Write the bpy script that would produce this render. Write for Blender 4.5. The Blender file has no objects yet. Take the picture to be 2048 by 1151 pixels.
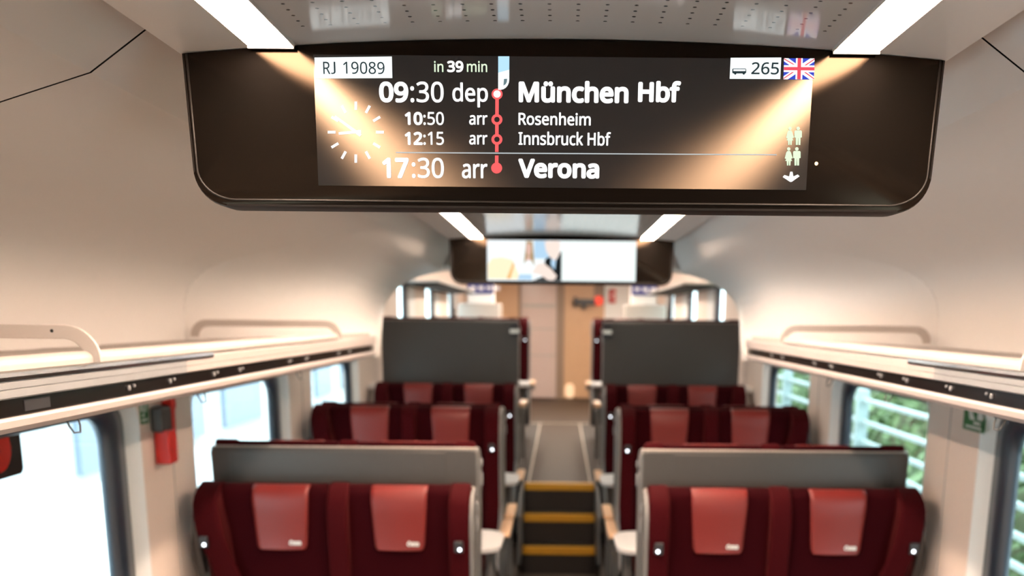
import bpy, bmesh, math, os, random
from mathutils import Vector, Matrix
random.seed(7)
C = bpy.context.scene
COL = C.collection
PI = math.pi
E = 1.89                       # eye height above the aisle floor

# ------------------------------------------------------------------ camera
SN = .2128                     # the lens looks 12.3 degrees down; the frame is the upper part of its view
TH = math.asin(SN); CS = math.cos(TH); F = 2000 * CS
PX, PY, ROLL = 1118., 1058.5, .0095

def at(px, py, Y):
    """The point of the vertical plane at distance Y that the photo shows at pixel px, py: (x, z)."""
    u = px - PX; v = PY - py
    a = u * math.cos(ROLL) - v * math.sin(ROLL); b = u * math.sin(ROLL) + v * math.cos(ROLL)
    t = Y / (F * CS + b * SN)
    return (a * t, E + (-F * SN + b * CS) * t)

cd = bpy.data.cameras.new('camera')
cam = bpy.data.objects.new('camera', cd); COL.objects.link(cam)
cam.location = (0, 0, E)
cam.matrix_world = Matrix.Translation((0, 0, E)) @ Matrix.Rotation(PI / 2 - TH, 4, 'X') @ Matrix.Rotation(ROLL, 4, 'Z')
cd.sensor_width = 36; cd.lens = F * 36 / 2048
cd.shift_x = (1024 - PX) / 2048; cd.shift_y = (PY - 575.5) / 2048
cd.clip_start = .05; cd.clip_end = 200
cd.dof.use_dof = True; cd.dof.focus_distance = 1.31; cd.dof.aperture_fstop = 3.8
C.camera = cam
vs = C.view_settings
C.display_settings.display_device = 'sRGB'
vs.view_transform = 'Standard'; vs.look = 'None'; vs.gamma = 1; vs.use_curve_mapping = False
vs.exposure = 0.22
C.cycles.max_bounces = 10; C.cycles.diffuse_bounces = 5; C.cycles.transparent_max_bounces = 16
C.cycles.sample_clamp_indirect = 6
C.cycles.use_denoising = True

# ------------------------------------------------------------------ materials
def srgb(r, g, b):
    f = lambda c: ((c / 255 + .055) / 1.055) ** 2.4 if c > 10 else c / 255 / 12.92
    return (f(r), f(g), f(b), 1)

def mat(name, col, rough=.5, metal=0, spec=.5, noise=.06, scale=30, bump=0, sheen=0, coat=0, emit=None, estr=0):
    m = bpy.data.materials.new(name); m.use_nodes = True
    nt = m.node_tree; n = nt.nodes; p = n['Principled BSDF']
    if len(col) == 3: col = (*col, 1)
    tc = n.new('ShaderNodeTexCoord'); nz = n.new('ShaderNodeTexNoise'); nz.inputs['Scale'].default_value = scale
    nz.inputs['Detail'].default_value = 4
    nt.links.new(tc.outputs['Object'], nz.inputs['Vector'])
    mx = n.new('ShaderNodeMix'); mx.data_type = 'RGBA'
    mx.inputs[6].default_value = tuple(c * (1 - noise) for c in col[:3]) + (1,)
    mx.inputs[7].default_value = tuple(min(1, c * (1 + noise)) for c in col[:3]) + (1,)
    nt.links.new(nz.outputs['Fac'], mx.inputs[0]); nt.links.new(mx.outputs[2], p.inputs['Base Color'])
    p.inputs['Roughness'].default_value = rough; p.inputs['Metallic'].default_value = metal
    p.inputs['Specular IOR Level'].default_value = spec
    if sheen:
        p.inputs['Sheen Weight'].default_value = sheen; p.inputs['Sheen Roughness'].default_value = .45
        p.inputs['Sheen Tint'].default_value = (1, .25, .2, 1)
    if coat: p.inputs['Coat Weight'].default_value = coat; p.inputs['Coat Roughness'].default_value = .12
    if bump:
        b = n.new('ShaderNodeBump'); b.inputs['Strength'].default_value = bump; b.inputs['Distance'].default_value = .002
        nt.links.new(nz.outputs['Fac'], b.inputs['Height']); nt.links.new(b.outputs[0], p.inputs['Normal'])
    if emit:
        p.inputs['Emission Color'].default_value = (*emit[:3], 1); p.inputs['Emission Strength'].default_value = estr
    return m

def emis(name, col, s):
    m = bpy.data.materials.new(name); m.use_nodes = True
    nt = m.node_tree; nt.nodes.remove(nt.nodes['Principled BSDF'])
    e = nt.nodes.new('ShaderNodeEmission'); e.inputs[0].default_value = (*col[:3], 1); e.inputs[1].default_value = s
    nt.links.new(e.outputs[0], nt.nodes['Material Output'].inputs[0])
    return m

M = {}
M['cove'] = mat('white_cove_panel', (.80, .775, .76), .62, noise=.02, scale=3, spec=.3)
M['ceil'] = mat('white_ceiling_enamel', (.78, .77, .765), .35, noise=.02, scale=3)
M['beige'] = mat('beige_wall_panel', (.84, .70, .615), .5, noise=.03, scale=4)
M['header'] = mat('grey_header', (.45, .43, .41), .5)
M['reveal'] = mat('white_reveal', (.90, .90, .89), .5, noise=.02)
M['rubber'] = mat('dark_rubber', (.026, .040, .060), .28, spec=.8)
M['black'] = mat('black_gloss', (.012, .010, .009), .24, spec=.6, noise=.1)
M['bezel'] = mat('black_display_glass', (.006, .005, .0045), .15, spec=.55, noise=.05)
M['strip'] = mat('black_service_strip', (.006, .0035, .003), .2, spec=.22)
M['white'] = mat('white_enamel', (.80, .77, .73), .32, noise=.02)
M['alu'] = mat('grey_aluminium', (.30, .31, .32), .4, metal=0, noise=.04)
M['rackwhite'] = mat('peach_white_rack', (.60, .545, .51), .4, noise=.02)
M['shelf'] = mat('grey_beige_shelf', (.50, .45, .415), .5, noise=.03)
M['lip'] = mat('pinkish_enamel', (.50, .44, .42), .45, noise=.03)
M['chrome'] = mat('chrome', (.75, .76, .78), .15, metal=1)
M['dark'] = mat('dark_void', (.02, .02, .02), .8)
M['velvet'] = mat('maroon_velvet', (.021, .0005, .0019), .9, spec=.06, noise=.18, scale=140, bump=.3, sheen=.03)
M['velvet_wing'] = mat('wine_velvet', (.036, .0010, .0025), .85, spec=.08, noise=.18, scale=140, bump=.3, sheen=.05)
M['leather'] = mat('red_leather', (.165, .016, .013), .42, spec=.4, noise=.08, scale=220, bump=.15)
M['shell'] = mat('grey_seat_shell', (.050, .047, .044), .42, noise=.06, scale=60)
M['shellside'] = mat('light_grey_shell_side', (.17, .165, .16), .38, noise=.05)
M['rim'] = mat('pale_grey_rim', (.34, .31, .28), .35)
M['box'] = mat('dark_lamp_box', (.022, .022, .026), .4)
M['pad'] = mat('tan_armrest_pad', (.72, .44, .25), .45, noise=.08)
M['table'] = mat('white_table_laminate', (.64, .625, .61), .35, noise=.03)
M['carpet'] = mat('grey_brown_carpet', (.085, .062, .047), .75, noise=.35, scale=90)
M['lino'] = mat('brown_floor_lino', (.050, .031, .020), .6, spec=.2, noise=.2, scale=25)
M['darkfloor'] = mat('grey_floor_border', (.042, .033, .028), .6, spec=.2, noise=.2, scale=30)
M['inlay'] = mat('pale_inlay', (.42, .36, .30), .5)
M['tread'] = mat('dark_step_rubber', (.018, .014, .012), .6, noise=.2)
M['yellow'] = mat('yellow_nosing', (.62, .31, .018), .5, noise=.12, scale=60)
M['red'] = mat('red_plastic', (.62, .022, .014), .35)
M['gplast'] = mat('dark_grey_plastic', (.060, .060, .060), .45)
M['gplastdark'] = mat('dark_housing_plastic', (.010, .008, .007), .5, spec=.3)
M['green'] = mat('green_sticker', (.018, .15, .040), .5)
M['stickwhite'] = mat('sticker_white', (.75, .78, .75), .5)
M['wood'] = mat('warm_beige_partition', (.58, .36, .21), .4, noise=.06, scale=6)
M['wooddark'] = mat('dark_partition', (.10, .085, .075), .5)
M['pinkglass'] = mat('pale_door_glass', (.60, .47, .43), .25, noise=.04, scale=4)
M['post'] = mat('brown_door_post', (.26, .18, .125), .45)
M['mono'] = mat('machine_grey', (.40, .37, .34), .45)
M['navy'] = mat('navy_screen', (.01, .01, .03), .25, emit=(.05, .05, .16), estr=1.0)
M['concrete'] = mat('pale_platform_concrete', (.62, .64, .65), .8, noise=.06, scale=2)
M['facade'] = mat('pale_facade', (.50, .54, .57), .6, noise=.05, scale=1)
M['facadeblue'] = mat('blue_grey_facade', (.20, .25, .32), .5)
M['leaf'] = mat('leaf_green', (.125, .20, .085), .6, noise=.55, scale=1.6)
M['earth'] = mat('bank_earth', (.10, .12, .06), .9, noise=.3, scale=5)
M['rail'] = mat('pale_blue_rail', (.34, .44, .46), .45)
# lit things
WARM = (1.0, .735, .555)
M['tube'] = emis('warm_light_diffuser', WARM, 84.0)
M['tube2'] = emis('warm_vestibule_light', (1.0, .84, .69), 44.0)
M['tube3'] = emis('dim_warm_light', (1.0, .84, .69), 12.0)
M['txt'] = emis('screen_white', (1, 1, 1), 1.25)
M['boxw'] = emis('screen_panel_white', (.93, 1.0, 1.0), 1.05)
M['txtg'] = emis('screen_pale_green', (.80, 1.0, .70), .95)
M['wcg'] = emis('screen_wc_green', (.80, 1.0, .68), .95)
M['txtd'] = emis('screen_dark_text', (.02, .035, .04), 1.0)
M['route'] = emis('screen_route_red', (1.0, .13, .13), .95)
M['sky1'] = emis('screen_sky_blue', (.50, .80, 1.0), .9)
M['grey1'] = emis('screen_grey_blue', (.13, .20, .22), 1.0)
M['fblue'] = emis('flag_blue', (.045, .075, .55), 1.0)
M['fred'] = emis('flag_red', (.90, .09, .13), .9)
M['line'] = emis('screen_divider', (.55, .60, .62), .9)
M['led'] = emis('reading_lamp_lens', (.92, .94, 1.0), 6.0)
M['adw'] = emis('advert_pale', (.92, .98, 1.0), 0.97)
M['ady'] = emis('advert_cream', (1.0, .86, .58), 0.97)
M['ado'] = emis('advert_orange', (1.0, .55, .18), 0.80)
M['adskin'] = emis('advert_skin', (.85, .55, .46), 0.84)
M['adskin2'] = emis('advert_light_skin', (1.0, .83, .74), 0.88)
M['adhair'] = emis('advert_hair', (.55, .38, .16), 0.67)
M['addark'] = emis('advert_dark_jacket', (.014, .017, .018), 0.84)
M['adblue'] = emis('advert_light_blue', (.52, .76, .98), 0.84)
M['adgrey'] = emis('advert_pale_mint', (.90, 1.0, .97), 0.97)

# LCD surface: matt glass that glows faintly and catches the ceiling lights
M['lcd'] = mat('lcd_glass', (.010, .009, .0085), .15, spec=1.0, noise=.03, emit=(.92, .95, 1.0), estr=.011)
def glossy_black(name, base, rough, f0, tint, estr):
    # black glass with a tinted anti-glare sheen: short-tailed reflection over a near-black body
    m = bpy.data.materials.new(name); m.use_nodes = True
    nt = m.node_tree; n = nt.nodes; L = nt.links; n.remove(n['Principled BSDF'])
    d = n.new('ShaderNodeBsdfDiffuse'); d.inputs[0].default_value = (*base, 1)
    g = n.new('ShaderNodeBsdfGlossy'); g.distribution = 'BECKMANN'; g.inputs['Roughness'].default_value = rough
    nz = n.new('ShaderNodeTexNoise'); nz.inputs['Scale'].default_value = 400
    g.inputs['Color'].default_value = (*tint, 1)
    lw = n.new('ShaderNodeLayerWeight'); p5 = n.new('ShaderNodeMath'); p5.operation = 'POWER'; p5.inputs[1].default_value = 5
    lw.inputs[0].default_value = .5
    f = n.new('ShaderNodeMath'); f.operation = 'MULTIPLY_ADD'; f.inputs[1].default_value = .5; f.inputs[2].default_value = f0
    L.new(lw.outputs['Facing'], p5.inputs[0]); L.new(p5.outputs[0], f.inputs[0])
    mx = n.new('ShaderNodeMixShader'); L.new(f.outputs[0], mx.inputs[0]); L.new(d.outputs[0], mx.inputs[1]); L.new(g.outputs[0], mx.inputs[2])
    e = n.new('ShaderNodeEmission'); e.inputs[0].default_value = (.92, .95, 1, 1); e.inputs[1].default_value = estr
    ad_ = n.new('ShaderNodeAddShader'); L.new(mx.outputs[0], ad_.inputs[0]); L.new(e.outputs[0], ad_.inputs[1])
    L.new(ad_.outputs[0], n['Material Output'].inputs[0])
    return m
M['bezel'] = glossy_black('black_display_glass', (.0035, .003, .0027), .17, .019, (1, .70, .47), 0)
M['lcd'] = glossy_black('lcd_glass', (.006, .006, .006), .18, .040, (1, .76, .54), .011)

# perforated ceiling: rows of small holes punched through the panel
def perforated():
    m = mat('perforated_ceiling', (.56, .56, .565), .16, noise=.02, scale=3, spec=.55)
    nt = m.node_tree; n = nt.nodes; L = nt.links; p = n['Principled BSDF']
    src = p.inputs['Base Color'].links[0].from_socket
    tc = n.new('ShaderNodeTexCoord'); sp = n.new('ShaderNodeSeparateXYZ'); L.new(tc.outputs['Object'], sp.inputs[0])
    def mth(op, a, b=None):
        q = n.new('ShaderNodeMath'); q.operation = op
        for i, v in enumerate((a, b)):
            if v is None: continue
            if isinstance(v, (int, float)): q.inputs[i].default_value = v
            else: L.new(v, q.inputs[i])
        return q.outputs[0]
    def cell(c, off, S):
        return mth('MULTIPLY', mth('SUBTRACT', mth('FRACT', mth('ADD', mth('DIVIDE', c, S), off)), .5), S)
    dx = cell(sp.outputs['X'], 10.0, .0342); dy = cell(sp.outputs['Y'], 10.0, .0222)
    d = mth('SQRT', mth('ADD', mth('MULTIPLY', dx, dx), mth('MULTIPLY', dy, dy)))
    hole = mth('LESS_THAN', d, .0024)
    gap = mth('GREATER_THAN', mth('ABSOLUTE', mth('SUBTRACT', sp.outputs['Y'], 1.44)), .118)
    hole = mth('MULTIPLY', hole, gap)
    mx = n.new('ShaderNodeMix'); mx.data_type = 'RGBA'; L.new(hole, mx.inputs[0]); L.new(src, mx.inputs[6])
    mx.inputs[7].default_value = (.05, .047, .045, 1); L.new(mx.outputs[2], p.inputs['Base Color'])
    return m
M['perf'] = perforated()

def glass():
    m = bpy.data.materials.new('window_glass'); m.use_nodes = True
    nt = m.node_tree; n = nt.nodes; n.remove(n['Principled BSDF'])
    t = n.new('ShaderNodeBsdfTransparent'); t.inputs[0].default_value = (.90, .97, .97, 1)
    g = n.new('ShaderNodeBsdfGlossy'); g.inputs['Roughness'].default_value = .02
    lw = n.new('ShaderNodeLayerWeight'); lw.inputs[0].default_value = .5
    pw_ = n.new('ShaderNodeMath'); pw_.operation = 'POWER'; pw_.inputs[1].default_value = 5
    f = n.new('ShaderNodeMath'); f.operation = 'MULTIPLY_ADD'; f.inputs[1].default_value = .6; f.inputs[2].default_value = .03
    nt.links.new(lw.outputs['Facing'], pw_.inputs[0]); nt.links.new(pw_.outputs[0], f.inputs[0])
    mx = n.new('ShaderNodeMixShader')
    nt.links.new(f.outputs[0], mx.inputs[0]); nt.links.new(t.outputs[0], mx.inputs[1]); nt.links.new(g.outputs[0], mx.inputs[2])
    nt.links.new(mx.outputs[0], n['Material Output'].inputs[0])
    return m
M['glass'] = glass()

# ------------------------------------------------------------------ mesh helpers
def obj(name, bm, m, parent=None, bevel=0, smooth=False, seg=3):
    bmesh.ops.recalc_face_normals(bm, faces=bm.faces[:])
    me = bpy.data.meshes.new(name); bm.to_mesh(me); bm.free()
    return obj_me(name, me, m, parent, bevel, smooth, seg)

def obj_me(name, me, m, parent=None, bevel=0, smooth=False, seg=3):
    for k in (m if isinstance(m, (list, tuple)) else [m]): me.materials.append(k)
    o = bpy.data.objects.new(name, me); COL.objects.link(o)
    if parent: o.parent = parent
    if smooth or bevel:
        for p in me.polygons: p.use_smooth = True
    if bevel:
        b = o.modifiers.new('bevel', 'BEVEL'); b.width = bevel; b.segments = seg; b.limit_method = 'ANGLE'; b.angle_limit = .6
        w = o.modifiers.new('wn', 'WEIGHTED_NORMAL'); w.keep_sharp = True
    return o

def tag(o, label=None, cat=None, group=None, kind=None):
    if label: o['label'] = label
    if cat: o['category'] = cat
    if group: o['group'] = group
    if kind: o['kind'] = kind
    return o

def empty(name, loc=(0, 0, 0), label=None, cat=None, group=None):
    o = bpy.data.objects.new(name, None); COL.objects.link(o); o.location = loc; o.empty_display_size = .1
    return tag(o, label, cat, group)

def box(bm, x0, x1, y0, y1, z0, z1):
    x0, x1 = min(x0, x1), max(x0, x1)
    v = [bm.verts.new(p) for p in ((x0, y0, z0), (x1, y0, z0), (x1, y1, z0), (x0, y1, z0), (x0, y0, z1), (x1, y0, z1), (x1, y1, z1), (x0, y1, z1))]
    for f in ((0, 1, 2, 3), (4, 5, 6, 7), (0, 1, 5, 4), (1, 2, 6, 5), (2, 3, 7, 6), (3, 0, 4, 7)): bm.faces.new([v[i] for i in f])

def BX(*a):
    bm = bmesh.new(); box(bm, *a); return bm

def prism(bm, pts, axis, a, b):
    """Extrude an outline along an axis. pts are the two other coordinates in x, y, z order."""
    def mk(p, t):
        if axis == 'x': return (t, p[0], p[1])
        if axis == 'y': return (p[0], t, p[1])
        return (p[0], p[1], t)
    A = [bm.verts.new(mk(p, a)) for p in pts]; B = [bm.verts.new(mk(p, b)) for p in pts]
    bm.faces.new(A); bm.faces.new(B[::-1]); n = len(pts)
    for i in range(n): bm.faces.new((A[i], A[(i + 1) % n], B[(i + 1) % n], B[i]))

def PR(pts, axis, a, b):
    bm = bmesh.new(); prism(bm, pts, axis, a, b); return bm

def rrect(x0, x1, y0, y1, r, n=6):
    if not isinstance(r, (list, tuple)): r = [r] * 4
    out = []
    for (cx, cy, a0, q) in ((x1 - r[0], y1 - r[0], 0, r[0]), (x0 + r[1], y1 - r[1], 90, r[1]), (x0 + r[2], y0 + r[2], 180, r[2]), (x1 - r[3], y0 + r[3], 270, r[3])):
        if q <= 0: out.append((cx, cy)); continue
        for i in range(n + 1):
            t = math.radians(a0 + 90 * i / n); out.append((cx + q * math.cos(t), cy + q * math.sin(t)))
    return out

def loft(bm, rings, closed=False, cap=False):
    V = [[bm.verts.new(p) for p in r] for r in rings]
    for a, b in zip(V, V[1:]):
        n = len(a)
        for i in range(n if closed else n - 1):
            bm.faces.new((a[i], a[(i + 1) % n], b[(i + 1) % n], b[i]))
    if cap: bm.faces.new(V[0]); bm.faces.new(V[-1][::-1])
    return V

def tube(bm, pts, r, n=8):
    rings = []
    for i, p in enumerate(pts):
        p = Vector(p); d = (Vector(pts[min(i + 1, len(pts) - 1)]) - Vector(pts[max(i - 1, 0)])).normalized()
        u = d.orthogonal().normalized(); w = d.cross(u)
        if rings: # keep the frame steady
            u = (pu - d * pu.dot(d)).normalized(); w = d.cross(u)
        pu = u
        rings.append([p + u * (r * math.cos(2 * PI * k / n)) + w * (r * math.sin(2 * PI * k / n)) for k in range(n)])
    loft(bm, rings, True, True)

def disc(bm, cx, cy, r, n=28, f=lambda x, y: (x, y, 0), r0=0):
    A = [bm.verts.new(f(cx + r * math.cos(2 * PI * k / n), cy + r * math.sin(2 * PI * k / n))) for k in range(n)]
    if r0 <= 0: bm.faces.new(A); return
    B = [bm.verts.new(f(cx + r0 * math.cos(2 * PI * k / n), cy + r0 * math.sin(2 * PI * k / n))) for k in range(n)]
    for k in range(n): bm.faces.new((A[k], A[(k + 1) % n], B[(k + 1) % n], B[k]))

# lettering -----------------------------------------------------------------
FONT = None
try:
    _p = os.path.join(bpy.utils.system_resource('DATAFILES'), 'fonts', 'NotoSansHebrew-Regular.woff2')
    if os.path.exists(_p): FONT = bpy.data.fonts.load(_p)
except Exception:
    FONT = None
_cache = {}
def glyphs(body):
    if body in _cache: return _cache[body]
    c = bpy.data.curves.new('tmp', 'FONT'); c.body = body; c.resolution_u = 6
    if FONT: c.font = FONT
    o = bpy.data.objects.new('tmp', c); COL.objects.link(o)
    dg = bpy.context.evaluated_depsgraph_get(); ev = o.evaluated_get(dg); me = ev.to_mesh()
    vs_ = [(v.co.x, v.co.y) for v in me.vertices]; ps = [tuple(p.vertices) for p in me.polygons]
    ev.to_mesh_clear(); bpy.data.objects.remove(o); bpy.data.curves.remove(c)
    xs = [v[0] for v in vs_]; ys = [v[1] for v in vs_]
    x0, x1, y0, y1 = min(xs), max(xs), min(ys), max(ys)
    _cache[body] = ([((x - x0) / (x1 - x0), (y - y0) / (y1 - y0)) for x, y in vs_], ps)
    return _cache[body]

def letter_mesh(segs, place):
    """segs: (body, x0, x1, ybottom, ytop, weight) in plane units; place(x, y, k) -> 3-D point, k a hair of depth."""
    V, P = [], []; k = 0
    for body, x0, x1, y0, y1, wgt in segs:
        vs_, ps = glyphs(body)
        offs = [(0, 0)] if wgt <= 0 else [(wgt * math.cos(2 * PI * i / 10), wgt * math.sin(2 * PI * i / 10)) for i in range(10)]
        for ox, oy in offs:
            b = len(V)
            V += [place(x0 + wgt + u * (x1 - x0 - 2 * wgt) + ox, y0 + wgt + v * (y1 - y0 - 2 * wgt) + oy, k) for u, v in vs_]
            P += [tuple(b + i for i in p) for p in ps]; k += 1
    me = bpy.data.meshes.new('lettering'); me.from_pydata(V, [], P); me.update()
    return me

# ------------------------------------------------------------------ the shell
YB, YE = -2.0, 16.0
CE = [(.46, .481), (.675, .334), (.81, .293), (.95, .262), (1.10, .236), (1.24, .206), (1.35, .166), (1.415, .112), (1.445, .05), (1.453, -.03), (1.455, -.13)]
def ceil_h(x): return .359 - .022 * (x / .51) ** 2
YB1 = 3.85; YA = 4.60
# ceiling: perforated middle panel, plain margins outside the light strips
bm = bmesh.new()
for (a, b, mi) in ((-.354, .354, 0), (-.51, -.417, 1), (.417, .51, 1)):
    n = 12
    xs = [a + (b - a) * i / n for i in range(n + 1)]
    V = loft(bm, [[(x, y, E + ceil_h(x)) for x in xs] for y in (YB, 5.40)])
    V2 = loft(bm, [[(x, y, E + ceil_h(x) + .012) for x in xs] for y in (YB, 5.40)])
for f in bm.faces: f.material_index = 0 if abs(f.calc_center_median().x) < .354 else 1
for s in (-1, 1):                    # turned-down outer edges
    loft(bm, [[(s * .51, y, E + .337), (s * .512, y, E + .352), (s * .535, y, E + .36)] for y in (YB, 5.40)])
for f in bm.faces:
    if abs(f.calc_center_median().x) > .36: f.material_index = 1
me = bpy.data.meshes.new('ceiling'); bm.to_mesh(me); bm.free()
o = obj_me('ceiling', me, [M['perf'], M['ceil']], smooth=True); tag(o, kind='structure')
# roof skin above so that no daylight leaks in
bm = BX(-1.7, 1.7, YB - .1, 5.50, E + .50, E + .53)
for s in (-1, 1): box(bm, s * 1.57, s * 1.60, YB - .1, 5.50, E - .28, E + .50)
o = obj('ceiling', bm, M['dark']); tag(o, kind='structure')

# cove panels with a dark joint between two lengths
def smooth_profile(pts, n=5):
    out = []
    for i in range(len(pts) - 1):
        p0 = pts[max(i - 1, 0)]; p1 = pts[i]; p2 = pts[i + 1]; p3 = pts[min(i + 2, len(pts) - 1)]
        for k in range(n):
            t = k / n
            out.append(tuple(.5 * ((2 * p1[j]) + (-p0[j] + p2[j]) * t + (2 * p0[j] - 5 * p1[j] + 4 * p2[j] - p3[j]) * t * t + (-p0[j] + 3 * p1[j] - 3 * p2[j] + p3[j]) * t ** 3) for j in (0, 1)))
    out.append(pts[-1]); return out
CP = [CE[0], CE[1]] + smooth_profile(CE[2:])
for s, k in ((-1, 1), (1, 2)):
    bm = bmesh.new()
    for (y0, y1) in ((YB, 1.4975), (1.5025, 3.85)):
        loft(bm, [[(s * x, y, E + h) for x, h in CP] for y in (y0, y1)])
    o = obj('trim_%d' % k, bm, M['cove'], smooth=False); tag(o, kind='structure')
    for p in o.data.polygons: p.use_smooth = True
    md = o.modifiers.new('es', 'EDGE_SPLIT'); md.split_angle = math.radians(14)
    bm = bmesh.new(); loft(bm, [[(s * (x + .004), y, E + h + .006) for x, h in CP] for y in (1.48, 1.52)])
    o = obj('trim_%d' % (k + 2), bm, M['dark'], smooth=True); tag(o, kind='structure')

# funnel-shaped bulkhead down to the arch
ARCH = [(.545, .203), (.605, .190), (.668, .172), (.725, .146), (.772, .115), (.800, .087), (.819, .055), (.832, .018), (.840, -.024), (.845, -.08), (.848, -.136)]
def resample(pts, n):
    d = [0]
    for a, b in zip(pts, pts[1:]): d.append(d[-1] + math.dist(a, b))
    out = []
    for i in range(n):
        t = d[-1] * i / (n - 1); j = 0
        while j < len(d) - 2 and d[j + 1] < t: j += 1
        u = (t - d[j]) / (d[j + 1] - d[j]); out.append(tuple(pts[j][k] + u * (pts[j + 1][k] - pts[j][k]) for k in (0, 1)))
    return out
NA = 40
def arch_y(h): return YA + .72 * max(0, min(1, (h + .10) / .27)) ** 1.2      # the arch leans back towards its crown
ARCH3 = [(x * arch_y(h) / YA, arch_y(h), h * arch_y(h) / YA) for x, h in ARCH]
YT = arch_y(.2)
def resample3(pts, n):
    d = [0]
    for a, b in zip(pts, pts[1:]): d.append(d[-1] + math.dist(a, b))
    out = []
    for i in range(n):
        t = d[-1] * i / (n - 1); j = 0
        while j < len(d) - 2 and d[j + 1] < t: j += 1
        u = (t - d[j]) / (d[j + 1] - d[j]); out.append(tuple(pts[j][k] + u * (pts[j + 1][k] - pts[j][k]) for k in (0, 1, 2)))
    return out
A0 = resample(CP, NA); A1 = resample3([(.46, YT + .04, .475), (.56, YT + .03, .385), (.605, YT + .02, .30)] + ARCH3, NA)
bm = bmesh.new()
for s in (-1, 1):
    rings = []
    for i in range(13):
        t = i / 12
        e = 1 - (1 - t) ** 1.35
        rings.append([(s * (a[0] + (b[0] - a[0]) * e), YB1 + (b[1] - YB1) * t, E + a[1] + (b[2] - a[1]) * e) for a, b in zip(A0, A1)])
    loft(bm, rings)
o = obj('trim_5', bm, M['cove'], smooth=True); tag(o, kind='structure')
# arch rim, with its header behind the far display
x_, h_ = ARCH3[0][0], ARCH3[0][2]
full3 = [(-x, y, h) for x, y, h in ARCH3[::-1]] + [(x_ * k / 5, YT, h_ + .03 * (1 - (k / 5) ** 2)) for k in (-4, -3, -2, -1, 0, 1, 2, 3, 4)] + ARCH3
full3 = [(-.856, YA, -.19)] + full3 + [(.856, YA, -.19)]
full = [(x, h) for x, y, h in full3]
bm = bmesh.new()
def off(k, d):
    a = full[max(k - 1, 0)]; b = full[min(k + 1, len(full) - 1)]
    t = Vector((b[0] - a[0], b[1] - a[1])).normalized(); nrm = Vector((-t.y, t.x))
    return (full[k][0] + nrm.x * d, full[k][1] + nrm.y * d)
rings = []
for (y, d) in ((-.005, .03), (-.018, .018), (-.018, .006), (-.008, 0), (.10, 0), (.10, .03)):
    rings.append([(off(k, d)[0], full3[k][1] + y, E + off(k, d)[1]) for k in range(len(full))])
loft(bm, rings)
o = obj('trim_6', bm, M['white'], smooth=True); tag(o, kind='structure')
md = o.modifiers.new('es', 'EDGE_SPLIT'); md.split_angle = math.radians(50)
bm = bmesh.new()                      # header wall between arch and ceiling, and the dark back of the bulkhead
top = [(x, .40) for x, h in full]
top3 = [p for p in full3 if p[2] > .10]
loft(bm, [[(x, y + .02, E + h) for x, y, h in top3], [(x, YT + .06, E + .50) for x, y, h in top3]])
for s in (-1, 1):
    box(bm, s * 1.045, s * 1.47, YT + .10, YT + .13, E - .19, E + .62)
box(bm, -1.47, 1.47, YT + .10, YT + .13, E + .34, E + .62)
o = obj('wall_front', bm, M['cove']); tag(o, kind='structure')

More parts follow.
